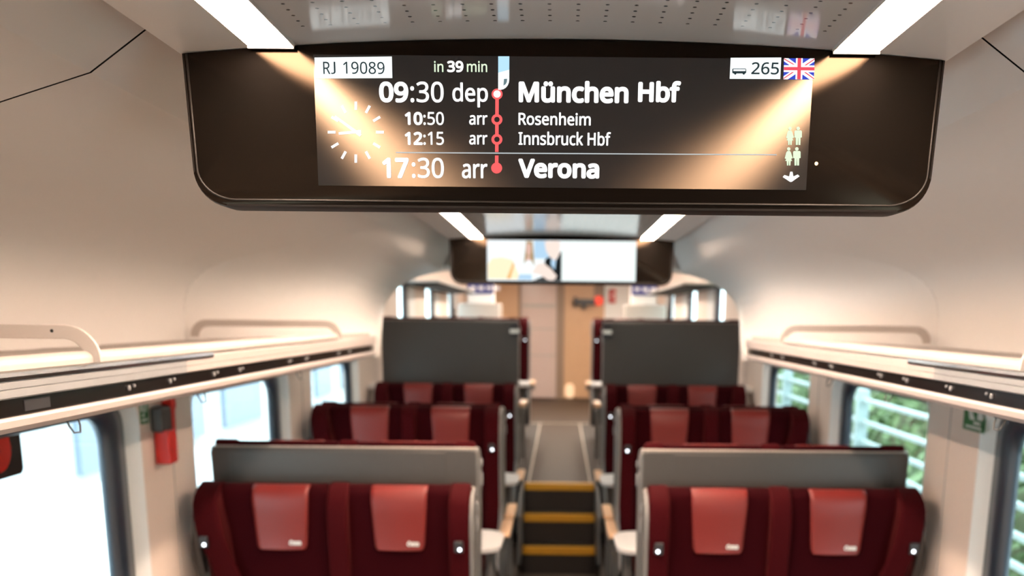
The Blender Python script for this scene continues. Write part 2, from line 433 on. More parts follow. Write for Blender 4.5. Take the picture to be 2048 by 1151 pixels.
# side walls with window openings
ZS, ZW = .74, 1.590
WINS = [(-1.79, -.40), (.09, 1.48), (1.97, 3.36), (3.85, 5.25), (5.73, 7.08)]
UW = [(8.90, 9.92), (10.75, 11.95), (12.9, 14.0)]
for s, nm in ((-1, 'left'), (1, 'right')):
    bm = bmesh.new(); X0, X1 = s * 1.45, s * 1.56
    def wb(y0, y1, z0, z1): box(bm, X0, X1, y0, y1, z0, z1)
    wb(YB, 7.5, -.1, ZS); wb(YB, 4.66, ZW, E - .11); wb(4.66, 7.5, ZW, E + .64)
    y = YB
    for a, b in WINS: wb(y, a, ZS, ZW); y = b
    wb(y, 7.5, ZS, ZW)
    ZU0, ZU1 = 1.42, E + .36
    wb(7.5, YE, .5, ZU0); wb(7.5, YE, ZU1, E + .64)
    y = 7.5
    for a, b in UW: wb(y, a, ZU0, ZU1); y = b
    wb(y, YE, ZU0, ZU1)
    o = obj('wall_' + nm, bm, M['beige']); tag(o, kind='structure')
    # white lining of the window reveals, dark rubber frames and panes
    wi = 0
    for (a, b, z0, z1) in [(a, b, ZS, ZW) for a, b in WINS] + [(a, b, ZU0, ZU1) for a, b in UW]:
        wi += 1
        small = a > 8; sp_ = .14 if small else .032
        bm = bmesh.new()
        oo = rrect(a, b, z0, z1, .07); ii = rrect(a + .002, b - .002, z0 + .002, z1 - .002, .07)
        sq = rrect(a - .004, b + .004, z0 - .004, z1 + .004, .001)
        loft(bm, [[(s * 1.4485, p[0], p[1]) for p in rrect(a - .006, b + .006, z0 - .006, z1 + .006, .07)], [(s * 1.4485, p[0], p[1]) for p in ii], [(s * 1.490, p[0], p[1]) for p in rrect(a + .005, b - sp_, z0 + .02, z1 - .006, .07)], [(s * 1.53, p[0], p[1]) for p in rrect(a + .005, b - sp_, z0 + .02, z1 - .006, .07)]], True)
        w = obj('window_%d' % (wi + (0 if s < 0 else 8)), bm, M['reveal'], smooth=False); tag(w, kind='structure')
        g = .175 if not small else .40
        bm = bmesh.new()
        o1 = rrect(a + .005, b - sp_, z0 + .02, z1 - .006, .07); i1 = rrect(a + .05, b - g, z0 + .06, z1 - .03, .10); im = rrect(a + .025, b - sp_ - (g - sp_) * .45, z0 + .04, z1 - .014, .08)
        loft(bm, [[(s * 1.515, *p) for p in o1], [(s * 1.490, *p) for p in o1], [(s * 1.482, *p) for p in im], [(s * 1.490, *p) for p in i1], [(s * 1.515, *p) for p in i1]], True)
        obj('window_frame', bm, M['rubber'], w, smooth=True)
        obj('pane', BX(s * 1.499, s * 1.503, a + .03, b - .03, z0 + .03, z1 - .02), M['glass'], w)
    # grey strip along the top of the pillars, under the rack, and thin panel joints on the pillars
    bm = bmesh.new()
    for (a, b) in ((WINS[2][1], WINS[3][0]), (WINS[3][1], WINS[4][0])):
        box(bm, s * 1.4475, s * 1.452, a + .27, a + .273, ZS, ZW + .1)
    o = obj('trim_%d' % (7 if s < 0 else 8), bm, M['header']); tag(o, kind='structure')
    # ledge where the raised floor begins
    bm = BX(s * 1.352, s * 1.45, 7.40, 7.62, 1.345, 1.385)
    o = obj('trim_%d' % (9 if s < 0 else 10), bm, M['white'], bevel=.008); tag(o, kind='structure')

o = obj('wall_back', BX(-1.7, 1.7, YB - .05, YB, -.1, E + .5), M['wooddark']); tag(o, kind='structure')
o = obj('ceiling', BX(-1.56, 1.56, 5.40, YE, E + .60, E + .64), M['cove']); tag(o, kind='structure')
# floors
o = obj('floor', BX(-1.56, 1.56, YB, 7.7, -.06, 0), M['carpet']); tag(o, kind='structure')
for s in (-1, 1):
    o = obj('floor', BX(s * .30, s * 1.45, 3.82, 7.5, 0, .14), M['carpet']); tag(o, kind='structure')
o = obj('floor', BX(-1.56, 1.56, 7.5, YE, .02, .62), M['darkfloor']); tag(o, kind='structure')
o = obj('floor', BX(-.235, .235, 7.57, 11.9, .62, .6225), M['lino']); tag(o, kind='structure')
o = obj('floor', BX(-1.2, 1.2, 11.95, 15.5, .62, .6225), M['lino']); tag(o, kind='structure')
for i, (a, b, c, d) in enumerate(((-.25, -.235, 7.57, 11.9), (.235, .25, 7.57, 11.9), (-.62, .62, 11.9, 11.94))):
    o = obj('trim_%d' % (11 + i), BX(a, b, c, d, .62, .6232), M['inlay']); tag(o, kind='structure')

# ------------------------------------------------------------------ stairs
st = empty('aisle_stairs', (0, 7.11, 0), 'dark aisle steps with yellow nosings rising to the raised floor', 'stairs')
st_y = [7.11, 7.305, 7.50]
for i, y in enumerate(st_y):
    z1 = (.20, .41, .62)[i]; yb = 7.5 if i < 2 else 7.57
    y1 = st_y[i + 1] if i < 2 else 7.57
    p = obj('step', BX(-.272, .272, y - 7.11, (7.5 if i < 2 else 7.57) - 7.11 - (0 if i < 2 else .0), (.0, .20, .625)[i] if i < 2 else .6205, z1 + (.0 if i < 2 else .002)), M['tread'], st)
    bm = bmesh.new()
    prism(bm, [(y - 7.11 - .012, z1 - .048), (y - 7.11 + .002, z1 - .048), (y - 7.11 + .002, z1 + .001), (y - 7.11 + .055, z1 + .001), (y - 7.11 + .055, z1 + .005), (y - 7.11 - .012, z1 + .005)], 'x', -.27, .27)
    obj('nosing', bm, M['yellow'], p, bevel=.003)
obj('riser', BX(-.272, .272, .385, .392, .41, .58), M['tread'], st)
for s in (-1, 1):
    bm = PR([(-.30, .145), (.45, .145), (.45, .632), (-.05, .632), (-.30, .50)], 'x', s * .276, s * .299)
    obj('cheek', bm, M['shellside'], st, bevel=.006)

# ------------------------------------------------------------------ ceiling lights
def light_strip(s, y0, y1, label):
    t = empty('ceiling_light_strip', (s * .3855, y0, E + .344), label, 'ceiling light', 'ceiling light strips')
    n = 6; L = y1 - y0; a, b = -.0305, .0305
    bm = bmesh.new()
    r = [(a, .0045), (b, .0045), (b, .0155), (a, .0155)]
    loft(bm, [[(x, y, z) for x, z in r] for y in (.004, L - .004)], True, True)
    d = obj('diffuser', bm, M['tube'], t)
    bm = bmesh.new()
    box(bm, a - .001, a + .0008, 0, L, .0, .02); box(bm, b - .0008, b + .001, 0, L, .0, .02)
    box(bm, a, b, -.001, .003, -.003, .02); box(bm, a, b, L - .003, L + .001, -.003, .02)
    box(bm, a, b, 0, L, .016, .02)
    obj('channel', bm, M['header'], t)
    return t
side = {-1: 'platform', 1: 'fence'}
for s in (-1, 1):
    light_strip(s, YB, 1.392, 'glowing warm ceiling strip running into the front display on the %s side' % side[s])
    light_strip(s, 1.47, 4.575, 'glowing warm ceiling strip ending at the far display on the %s side' % side[s])

# ------------------------------------------------------------------ displays
def outline(n=10):
    o = [(-.508, .3365), (-.5035, .19)]
    cx, cz, r = -.4535, .1925, .050
    for i in range(n + 1):
        t = math.radians(180 + 90 * i / n); o.append((cx + r * math.cos(t), cz + r * math.sin(t)))
    o = o[:1] + o[2:]
    R = [(-x, z) for x, z in o[::-1]]
    top_ = [(.508 - 1.016 * i / 16, ceil_h(.508 - 1.016 * i / 16) - .001) for i in range(1, 16)]
    return o + R + top_
OUT = outline()
def scaled(d):
    return [(x * (1 - d / .508), .245 + (z - .245) * (1 - d / .10)) for x, z in OUT]

def display(Y, label):
    t = empty('information_display', (0, Y, E + .143), label, 'display', 'overhead information displays')
    zb = -.143
    P = lambda pts, y: [(x, y, z + zb) for x, z in pts]
    bm = bmesh.new()
    def ins(d):
        q = []
        for x, z in OUT:
            q.append((x - math.copysign(min(d, abs(x)), x) if abs(x) > .4 else x, z + d if z < .2 else (z - d * .0)))
        return q
    loft(bm, [P(ins(.004), .0), P(ins(.0012), .0015), P(OUT, .006), P(OUT, .05), P(ins(.004), .056), P(ins(.02), .058)], True, True)
    h = obj('housing', bm, [M['bezel'], M['gplastdark']], t, smooth=True)
    for p in h.data.polygons:
        if abs(p.normal.y) < .9: p.material_index = 1
    md = h.modifiers.new('es', 'EDGE_SPLIT'); md.split_angle = math.radians(30)
    bm = bmesh.new()                                            # lower rim, a raised bead following the rounded edge
    path = [(x, .0035, z + zb + .0095 * (1 if z < .2 else 0)) for x, z in OUT if z < .325 or abs(x) > .5]
    pts = []
    for x, z in OUT:
        if z < .3366 and not (abs(x) < .40 and z > .2):
            c = Vector((0, .30)); d = (c - Vector((x * .6, z))).normalized()
            pts.append((x - (.0075 if abs(x) > .49 else .0075 * abs(x) / .508) * math.copysign(1, x), -.0002, z + zb + (.0095 if z < .145 else .0095 * max(0, (.195 - z) / .05))))
    tube(bm, pts, .0016, 6)
    obj('rim', bm, M['gplastdark'], t, smooth=True)
    return t

D1 = display(1.40, 'black display with route and clock, hanging closest to the camera')
D2 = display(4.575, 'black display showing an advert of two people, hanging at the arch')
ZD = E + .143
scr = obj('screen', BX(-.332, .332, -.0008, .001, .1715 - .143, .3365 - .143), M['lcd'], D1)
ZL = {}
def dp(px, py, k=0):
    x, z = at(px, py, 1.40); return (x, -.0011 - k, z - ZD)
def shape(name, polys, m, layer=0):
    """Flat shapes shown on the screen; polys are pixel outlines measured on the photo's display."""
    bm = bmesh.new()
    for p in polys: bm.faces.new([bm.verts.new(dp(x, y, layer * .0003)) for x, y in p])
    return obj(name, bm, m, scr)
def circ(cx, cy, r, n=26, ry=None): return [(cx + r * math.cos(2 * PI * i / n), cy + (ry or r) * math.sin(2 * PI * i / n)) for i in range(n)]
def bar(x0, y0, x1, y1, w, w1=None):
    w1 = w if w1 is None else w1
    d = Vector((x1 - x0, y1 - y0)).normalized(); n = Vector((-d.y, d.x))
    return [(x0 + n.x * w / 2, y0 + n.y * w / 2), (x1 + n.x * w1 / 2, y1 + n.y * w1 / 2), (x1 - n.x * w1 / 2, y1 - n.y * w1 / 2), (x0 - n.x * w / 2, y0 - n.y * w / 2)]
def text(name, segs, m, layer=2):
    """segs: body, left, right, top, bottom (pixels), stroke weight in mm"""
    S = []
    for body, x0, x1, y0, y1, w in segs:
        a = at(x0, (y0 + y1) / 2, 1.4)[0]; b = at(x1, (y0 + y1) / 2, 1.4)[0]; xm = (x0 + x1) / 2
        S.append((body, a, b, at(xm, y1, 1.4)[1] - ZD, at(xm, y0, 1.4)[1] - ZD, w / 1000))
    me = letter_mesh(S, lambda x, y, k: (x, -.0011 - layer * .0003 - k * .000004, y))
    return obj_me(name, me, m, scr)
shape('train_number_box', [[(629.5, 115.5), (784, 113.5), (785, 156.5), (630.5, 157.5)]], M['boxw'], 1)
text('train_number_text', [('R', 647, 661, 124, 148.5, .10), ('J', 662.5, 671.5, 124, 148.5, .10), ('19089', 687, 769.5, 124, 148.5, .10)], M['txtd'])
text('countdown_text', [('in', 868.5, 887, 122.5, 144.5, .22)], M['txtg'])
text('countdown_text', [('min', 934, 974.5, 122.5, 144.5, .22)], M['txtg'])
text('countdown_number', [('39', 894.5, 927, 122, 145, .75)], M['txt'])
text('departure_time_text', [('09', 758.5, 817, 163.5, 205.5, 1.45), (':30', 821, 887.5, 163.5, 205.5, .45)], M['txt'])
text('departure_text', [('dep', 905, 976, 165.5, 215, .50)], M['txt'])
text('stop_time_text', [('10', 810, 845.5, 224, 250.5, .95), (':50', 847, 888, 224, 250.5, .30)], M['txt'])
text('arrival_text', [('arr', 938.5, 975, 230.5, 250, .40)], M['txt'])
text('stop_time_text', [('12', 810, 845.5, 263.8, 290.2, .95), (':15', 847, 888, 263.8, 290.2, .30)], M['txt'])
text('arrival_text', [('arr', 938.5, 975, 270, 289.5, .40)], M['txt'])
text('arrival_time_text', [('17', 765, 818, 315.5, 356.5, 1.45), (':30', 824, 888, 315.5, 356.5, .45)], M['txt'])
text('arrival_text', [('arr', 924, 975, 327.5, 357, .55)], M['txt'])
text('origin_name_text', [('München', 1037.5, 1257, 162, 206.5, 1.55), ('Hbf', 1276, 1361.5, 162, 205.5, 1.55)], M['txt'])
text('stop_name_text', [('Rosenheim', 1037, 1181.5, 225, 251, .42)], M['txt'])
text('stop_name_text', [('Innsbruck Hbf', 1037, 1221.5, 263.5, 291, .42)], M['txt'])
text('destination_name_text', [('Verona', 1036.5, 1198.5, 318, 357, 1.6)], M['txt'])
shape('divider_line', [[(792, 304), (1553, 308.6), (1553, 310.6), (792, 306.2)]], M['line'], 1)
shape('coach_number_box', [[(1461, 116), (1562, 115.5), (1560, 158.5), (1459, 158)]], M['boxw'], 1)
text('coach_number_text', [('265', 1502.5, 1557.5, 125, 149.5, .28)], M['txtd'])
bus = [rr for rr in [[(1464, 148), (1464, 140), (1467, 137.5), (1490, 137.5), (1492.3, 140), (1492.3, 148), (1489, 149), (1489, 147)]]]
bm = bmesh.new()
shape('coach_icon', [rrect(1464, 1492, 137.5, 147.5, 2.5, 4), circ(1470, 147.5, 2.4, 12), circ(1487, 147.5, 2.4, 12)], M['txtd'], 2)
shape('coach_icon_window', [rrect(1466, 1490.5, 139, 142.8, 1.0, 3)], M['boxw'], 3)
# clock
P_ = []
for i in range(12):
    a = PI * i / 6; rx, ry = 56., 61.
    if i == 10 : pass
    P_.append(bar(712 + math.sin(a) * rx, 264.5 - math.cos(a) * ry, 712 + math.sin(a) * rx * .72, 264.5 - math.cos(a) * ry * .73, 5.2))
P_ += [bar(722.5, 263.2, 678, 267, 6, 5), bar(722, 271, 670, 233, 6, 4.5), circ(718, 265, 5, 14)]
shape('clock_face', P_, M['txt'], 1)
# route
shape('route_line', [bar(994.3, 188, 993.7, 304, 7), bar(993.6, 311, 993.4, 336, 7), circ(994.3, 188.5, 11), circ(993.4, 336, 11)], M['route'], 1)
bm = bmesh.new()
for cy in (239.4, 279): disc(bm, 994, cy, 11, 30, lambda x, y: dp(x, y, .0006), 0)
obj('route_stop', bm, M['route'], scr)
shape('route_stop_centre', [circ(994, 239.4, 5.4), circ(994, 279, 5.4)], M['lcd'], 3)
shape('route_stop_centre', [circ(994.3, 188.5, 7.2)], M['txt'], 3)
tn = [(996.5, 113), (1018.8, 113), (1018.6, 160)] + [(1018.6 - 18 * (1 - math.cos(t)), 160 + 20 * math.sin(t)) for t in (.3, .6, .9, 1.2, 1.5)] + [(996.5, 180)]
shape('train_nose_icon', [tn], M['sky1'], 1)
shape('train_nose_tip', [[(996.5, 146), (1018.6, 140), (1018.6, 160)] + [(1018.6 - 18 * (1 - math.cos(t)), 160 + 20 * math.sin(t)) for t in (.3, .6, .9, 1.2, 1.5)] + [(996.5, 180)]], M['boxw'], 2)
shape('train_nose_window', [[(1008, 158.5), (1014.5, 158), (1014, 164), (1012, 168.5), (1007, 172)]], M['grey1'], 3)
# flag
FX, FY, FW, FH = 1567.5, 117., 61., 42.
fl = lambda u, v: (FX + u * FW - 1.2 * v, FY + v * FH + .5 * u)
def flag(name, polys, m, l): return shape(name, [[fl(u, v) for u, v in p] for p in polys], m, l)
flag('union_flag', [[(0, 0), (1, 0), (1, 1), (0, 1)]], M['fblue'], 1)
flag('flag_white_bands', [[(0, 0), (.14, 0), (1, .86), (1, 1), (.86, 1), (0, .14)], [(1, 0), (1, .14), (.14, 1), (0, 1), (0, .86), (.86, 0)], ], M['txt'], 2)
flag('flag_red_stripes', [[(0, 0), (.36, .30), (.29, .30), (0, .06)], [(1, 0), (.64, .36), (.71, .36), (1, .06)], [(1, 1), (.64, .64), (.71, .64), (1, .94)], [(0, 1), (.36, .64), (.29, .64), (0, .94)]], M['fred'], 3)
flag('flag_white_cross', [[(.39, 0), (.61, 0), (.61, 1), (.39, 1)], [(0, .34), (1, .34), (1, .66), (0, .66)]], M['txt'], 4)
flag('flag_red_cross', [[(.44, 0), (.56, 0), (.56, 1), (.44, 1)], [(0, .42), (1, .42), (1, .58), (0, .58)]], M['fred'], 5)
# washroom figures
def woman(cx, cy, s=1.0):
    b = [(-2.5, -11), (2.5, -11), (4.5, -8), (8, 3.5), (5.5, 4), (5.2, 6), (7, 9), (4, 9), (3.2, 18), (.6, 18), (.2, 9), (-.4, 9), (-.9, 18), (-3.6, 18), (-4, 9), (-7, 9), (-5, 5), (-8, 4), (-5, -8)]
    return [[(cx + x * s, cy + y * s) for x, y in b], circ(cx, cy - 15 * s, 3.4 * s, 16)]
def man(cx, cy, s=1.0):
    b = [(-6, -11), (6, -11), (7.5, -9), (7.5, 3), (4.8, 3.5), (4.4, 18), (.5, 18), (.2, 4), (-.2, 4), (-.8, 18), (-4.6, 18), (-4.8, 3.5), (-7.5, 3), (-7.5, -9)]
    return [[(cx + x * s, cy + y * s) for x, y in b], circ(cx, cy - 15 * s, 3.6 * s, 16)]
shape('washroom_icon', woman(1579.5, 272) + man(1595.8, 272), M['wcg'], 1)
shape('washroom_icon', woman(1577, 313) + man(1593.2, 313), M['wcg'], 1)
shape('arrow_icon', [[(1580, 343.5), (1584.5, 343.5), (1586.2, 353), (1595, 349), (1598.6, 352.5), (1583, 363.6), (1579.5, 363.6), (1565, 354), (1568.5, 350), (1577.8, 353)]], M['txt'], 1)
bm = bmesh.new(); x, z = at(1632.5, 327, 1.4)
disc(bm, x, z - ZD, .0024, 16, lambda a, b: (a, -.0006, b)); disc(bm, x, z - ZD, .0011, 12, lambda a, b: (a, -.0009, b))
obj('light_sensor', bm, M['pad'], D1)

# the far display: advert picture on one half, pale page on the other
s2 = obj('screen', BX(-.336, .336, -.0008, .001, .158 - .143, .3345 - .143), M['adw'], D2)
def d2(u, v, k):       # u, v in the advert crop, 0..1 across the whole screen, v up
    return (-.336 + .672 * u, -.0012 - k * .0006, .015 + .1765 * v)
def ad(name, polys, m, k):
    bm = bmesh.new()
    for p in polys: bm.faces.new([bm.verts.new(d2(u, v, k)) for u, v in p])
    return obj(name, bm, m, s2)
def blob(cu, cv, ru, rv, n=24): return [(cu + ru * math.cos(2 * PI * i / n), cv + rv * math.sin(2 * PI * i / n)) for i in range(n)]
ad('advert_shape', [[(.005, .04), (.21, .04), (.215, .15), (.17, .52), (.10, .58), (.03, .55), (.005, .40)]], M['ady'], 1)
ad('advert_shape', [[(.13, .04), (.155, .04), (.185, .42), (.175, .46), (.158, .30)]], M['ado'], 2)
ad('advert_hair', [[(.245, .42), (.262, .98), (.305, .98), (.318, .40), (.30, .34), (.26, .34)]], M['adhair'], 2)
ad('advert_face', [blob(.279, .78, .017, .17), [(.262, .60), (.292, .60), (.295, .42), (.265, .42)]], M['adskin'], 3)
ad('advert_shirt', [[(.235, .30), (.26, .50), (.30, .50), (.32, .30), (.325, .02), (.205, .02)]], M['adw'], 4)
ad('advert_skirt', [[(.205, .02), (.215, .16), (.30, .16), (.30, .02)]], M['adblue'], 5)
ad('advert_background', [[(.315, .55), (.315, .99), (.40, .99), (.43, .55)]], M['adblue'], 1)
ad('advert_jacket', [[(.30, .005), (.40, .14), (.385, .50), (.40, .57), (.43, .60), (.47, .55), (.488, .70), (.50, .75), (.50, .005)]], M['addark'], 2)
ad('advert_shirt', [[(.428, .40), (.432, .58), (.465, .60), (.455, .28)]], M['adblue'], 3)
ad('advert_face', [[(.385, .97), (.395, .75), (.42, .60), (.455, .50), (.485, .66), (.492, .95), (.47, .99)]], M['adskin2'], 4)
ad('advert_hand', [[(.30, .20), (.335, .42), (.375, .45), (.43, .30), (.47, .12), (.45, .02), (.41, .02), (.36, .14)]], M['adskin2'], 5)
ad('advert_page', [[(.503, .008), (.994, .008), (.998, .03), (.998, .97), (.994, .992), (.503, .992)]], M['adgrey'], 1)

# ------------------------------------------------------------------ luggage racks
def rack(s):
    t = empty('luggage_rack', (s * .86, YB, E - .19), 'white overhead luggage rack with looped dividers on the %s side' % side[s], 'luggage rack', 'overhead luggage racks')
    L0, L1 = 0, 4.655 - YB
    S = lambda x: s * (x - .86)
    def ext(name, prof, m, y0=L0, y1=L1, bev=0, smooth=False, par=t):
        bm = bmesh.new(); prism(bm, [(S(x), h + .19) for x, h in prof], 'y', y0, y1)
        return obj(name, bm, m, par, bevel=bev, smooth=smooth)
    yl = 3.81 - YB
    # shelf floor
    ext('shelf', [(.875, -.080), (1.445, -.100), (1.445, -.118), (.875, -.098)], M['shelf'])
    # bullnose: a round-topped rail along the shelf edge up to the far divider
    n = 10; bn = [(.848, -.089)]
    for i in range(n + 1):
        a = math.radians(180 - 100 * i / n); bn.append((.866 + .018 * math.cos(a), -.082 + .014 * math.sin(a)))
    bn += [(.905, -.0815), (.905, -.095), (.852, -.0935)]
    ext('front_rail', bn, M['rackwhite'], L0, yl, smooth=False)
    ext('chrome_strip', [(.8515, -.0925), (.8495, -.099), (.8515, -.1045), (.87, -.1045), (.87, -.0925)], M['chrome'], L0, 2.43 - YB)
    # fascia: grey on the near length, pinkish beyond, both with grooves
    def fp(x): return [(x + .003, -.1055), (x, -.108), (x, -.1175), (x + .002, -.1185), (x, -.1195), (x, -.131), (x + .003, -.1335), (.90, -.1335), (.90, -.1055)]
    ext('fascia', fp(.8535), M['alu'], L0, 2.26 - YB)
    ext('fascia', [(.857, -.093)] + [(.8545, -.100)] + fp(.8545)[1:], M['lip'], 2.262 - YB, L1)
    q = ext('service_strip', [(.8645, -.133), (.8645, -.163), (.91, -.163), (.91, -.133)], M['strip'])
    ext('lower_lip', [(.8575, -.1625), (.855, -.167), (.857, -.178), (.866, -.187), (.90, -.191), (.94, -.185), (.94, -.1625)], M['lip'])
    ext('underside', [(.90, -.165), (1.445, -.150), (1.445, -.162), (.90, -.178)], M['header'])
    # little spot lamps in pairs on the service strip
    for y in (1.98, 2.19, 2.47, 2.67, 3.16, 3.37, 3.86, 4.06):
        bm = bmesh.new()
        for dy, r, dz in ((-.012, .0042, 0), (.012, .0026, .003)):
            rings = [[(S(.8645 - d), y - YB + dy + rr * math.cos(2 * PI * k / 12), .19 - .147 + dz + rr * math.sin(2 * PI * k / 12) * 1.3) for k in range(12)] for d, rr in ((0, r), (.004, r), (.005, r * .6))]
            loft(bm, rings, True, True)
        obj('spot_lamp', bm, M['alu'], q, smooth=True)
    # seat number window
    obj('number_plate', BX(S(.863), S(.8655), 1.58 - YB, 1.66 - YB, .19 - .157, .19 - .139), M['box'], q)
    # coat hooks under the lip: a flat loop of wire
    for y in (1.76, 2.40, 3.31) if s < 0 else (1.95, 2.62, 3.21):
        bm = bmesh.new()
        tube(bm, [(S(.885), y - YB - .012, .008), (S(.880), y - YB - .010, -.010), (S(.874), y - YB - .007, -.022), (S(.868), y - YB + .005, -.022), (S(.870), y - YB + .010, -.010), (S(.875), y - YB + .011, .008)], .0019, 8)
        box(bm, S(.872), S(.892), y - YB - .018, y - YB + .02, 0.0, .010)
        obj('coat_hook', bm, M['gplast'], t, smooth=False)
    # dividers: flat loops standing across the shelf
    for y in (-.2, 1.8, 3.8):
        def lp(x0, x1, h1, r, hb):
            p = [(x0, hb)]
            for i in range(9):
                a = math.radians(180 - 90 * i / 8); p.append((x0 + r + r * math.cos(a), h1 - r + r * math.sin(a)))
            for i in range(9):
                a = math.radians(90 - 90 * i / 8); p.append((x1 - r + r * math.cos(a), h1 - r + r * math.sin(a)))
            p.append((x1, hb)); return p
        def sk(p): return [(x + (-.022 + .0) * max(0, 0) , h) for x, h in p]
        o_ = lp(.834, 1.412, -.0225, .062, -.088); i_ = lp(.862, 1.380, -.0475, .038, -.088)
        bm = bmesh.new()
        R = [[(S(x), y - YB + d, h + .19) for x, h in P__] for P__, d in ((i_, .004), (i_, -.004), (o_, -.004), (o_, .004))]
        loft(bm, R + [R[0]])
        bmesh.ops.remove_doubles(bm, verts=bm.verts, dist=1e-5)
        for f in (0, -1):
            pass
        dv = obj('divider', bm, M['rackwhite'], t, bevel=.002)
        if y == 1.8:
            bm = bmesh.new(); disc(bm, S(at(106, 661, 1.8)[0] * -1), at(106, 661, 1.8)[1] - E + .19, .0032, 14, lambda a, b: (a, y - YB - .0046, b))
            if s < 0: obj('bolt_hole', bm, M['dark'], dv)
            else: bm.free()
    return t
rack(-1); rack(1)
# racks of the raised saloon
for s in (-1, 1):
    t = empty('luggage_rack', (s * 1.30, 9.4, E + .29), 'short white luggage rack beyond the arch above the far %s-side windows' % side[s], 'luggage rack')
    obj('shelf', PR([(s * -.17, .035), (s * .15, .03), (s * .15, .012), (s * -.165, .015)], 'y', 0, 3.9), M['white'], t, bevel=.004)
    obj('underside', PR([(s * -.15, .0135), (s * .15, .0105), (s * .15, -.012), (s * -.13, .0)], 'y', .0, 3.9), M['dark'], t)

# ------------------------------------------------------------------ benches
def bench(m, loc, rz, tall=False):
    """A pair of seats in one shell. m = 1: the aisle end is at +x; the seats face -y; y = 0 is the back of the shell."""
    t = empty('train_bench', (0, 0, 0))
    X = lambda x: m * x
    # shell: back panel, side cheeks
    sh = [(-.520, .12), (-.530, 1.0), (-.530, 1.218), (-.524, 1.231), (-.510, 1.236), (.500, 1.236), (.523, 1.230), (.530, 1.215), (.530, .12)]
    o = obj('shell', PR([(X(x), z) for x, z in sh], 'y', -.034, 0), M['shell'], t, bevel=.010)
    # seams of the inset centre panel
    obj('back_panel', PR([(X(x), z) for x, z in ((-.455, .42), (-.455, 1.222), (.405, 1.222), (.405, .42))], 'y', -.01, .0035), M['shell'], o, bevel=.004)
    obj('top_rim', PR([(X(x), z) for x, z in ((-.526, 1.2335), (-.526, 1.2385), (.524, 1.2385), (.524, 1.2335))], 'y', -.032, -.004), M['rim'], o, bevel=.002)
    ck = [(-.002, .12), (-.002, 1.215), (-.018, 1.236), (-.06, 1.236), (-.115, 1.222), (-.150, 1.195), (-.168, 1.15), (-.172, 1.08), (-.150, .90), (-.135, .70), (-.16, .62), (-.40, .56), (-.46, .44), (-.46, .40), (-.30, .34), (-.12, .12)]
    c1 = obj('aisle_cheek', PR(ck, 'x', X(.514), X(.532)), M['shellside'], t, bevel=.006)
    cw = [(-.03, .88), (-.002, 1.215), (-.018, 1.236), (-.06, 1.236), (-.115, 1.215), (-.150, 1.185), (-.168, 1.14), (-.172, 1.09), (-.14, 1.00), (-.10, .90)]
    bm = bmesh.new(); n_ = len(cw)
    xo = lambda z: -.532
    A = [bm.verts.new((X(xo(z)), y, z)) for y, z in cw]; B = [bm.verts.new((X(xo(z) + .016), y, z)) for y, z in cw]
    bm.faces.new(A); bm.faces.new(B[::-1])
    for i in range(n_): bm.faces.new((A[i], A[(i + 1) % n_], B[(i + 1) % n_], B[i]))
    obj('window_cheek', bm, M['shell'], t, bevel=.005)
    fl_ = [(-.528, 1.10), (-.548, 1.092), (-.566, 1.065), (-.574, 1.02), (-.572, .95), (-.556, .88), (-.530, .82), (-.522, .40), (-.50, .40), (-.50, 1.10)]
    obj('side_flange', PR([(X(x), z) for x, z in fl_], 'y', -.085, -.01), M['shell'], t, bevel=.01)
    # chrome handle on the aisle cheek
    bm = bmesh.new(); hx = .536
    for z0, z1 in ((1.075, 1.135), (1.155, 1.19)):
        tube(bm, [(X(.530), -.075, z0), (X(hx + .004), -.075, z0 + .006), (X(hx + .004), -.075, z1 - .006), (X(.530), -.075, z1)], .0032, 8)
    obj('handle', bm, M['alu'], c1, smooth=True)
    # cushioned backs
    for x0, x1 in ((-.440, -.028), (.045, .445)):
        prof = [(-.03, .50), (-.03, 1.240), (-.045, 1.255), (-.080, 1.252), (-.106, 1.230), (-.116, 1.17), (-.112, 1.02), (-.105, .86), (-.118, .70), (-.135, .55), (-.13, .50)]
        obj('backrest', PR(prof, 'x', X(x0), X(x1)), M['velvet'], t, bevel=.012)
    # wings
    def wing(x0, x1, f, taper, hd=1.0):
        prof = [(-.03, .5), (-.03, 1.232), (-.05, 1.264), (-.10, 1.250), (-.15 * f, 1.222), (-.172 * f, 1.19), (-.180 * f, 1.13), (-.180 * f, 1.06), (-.165 * f, .98), (-.150 * f, .86), (-.142 * f, .60), (-.13, .5)]
        bm = bmesh.new(); n = len(prof)
        def xx(x, z): return x + (taper * min(1, max(0, (1.09 - z) / .19)) if x < -.3 else 0)
        A = [bm.verts.new((X(xx(x0, z)), y, z)) for y, z in prof]; B = [bm.verts.new((X(xx(x1, z)), y, z)) for y, z in prof]
        bm.faces.new(A); bm.faces.new(B[::-1])
        for i in range(n): bm.faces.new((A[i], A[(i + 1) % n], B[(i + 1) % n], B[i]))
        return obj('wing', bm, M['velvet_wing'], t, bevel=.014)
    w1 = wing(-.528, -.432, 1.0, .072); wing(-.030, .052, .86, 0); w3 = wing(.436, .516, 1.0, 0)
    # reading lamps on the outer wings
    for w, x, z in ((w1, -.487, 1.050), (w3, .477, 1.040)):
        y = -.178
        b = obj('reading_lamp', BX(X(x - .0175), X(x + .0175), y - .012, y + .02, z - .026, z + .020), M['box'], w, bevel=.005)
        bm = bmesh.new(); cx = x + (.004 if x > 0 else .004)
        rings = [[(X(cx) + r * math.cos(2 * PI * k / 16), y - d, z - .012 + r * math.sin(2 * PI * k / 16)) for k in range(16)] for d, r in ((.010, .0062), (.0135, .0056), (.0145, .003))]
        loft(bm, rings, True, True)
        obj('lamp_lens', bm, M['led'], b, smooth=True)
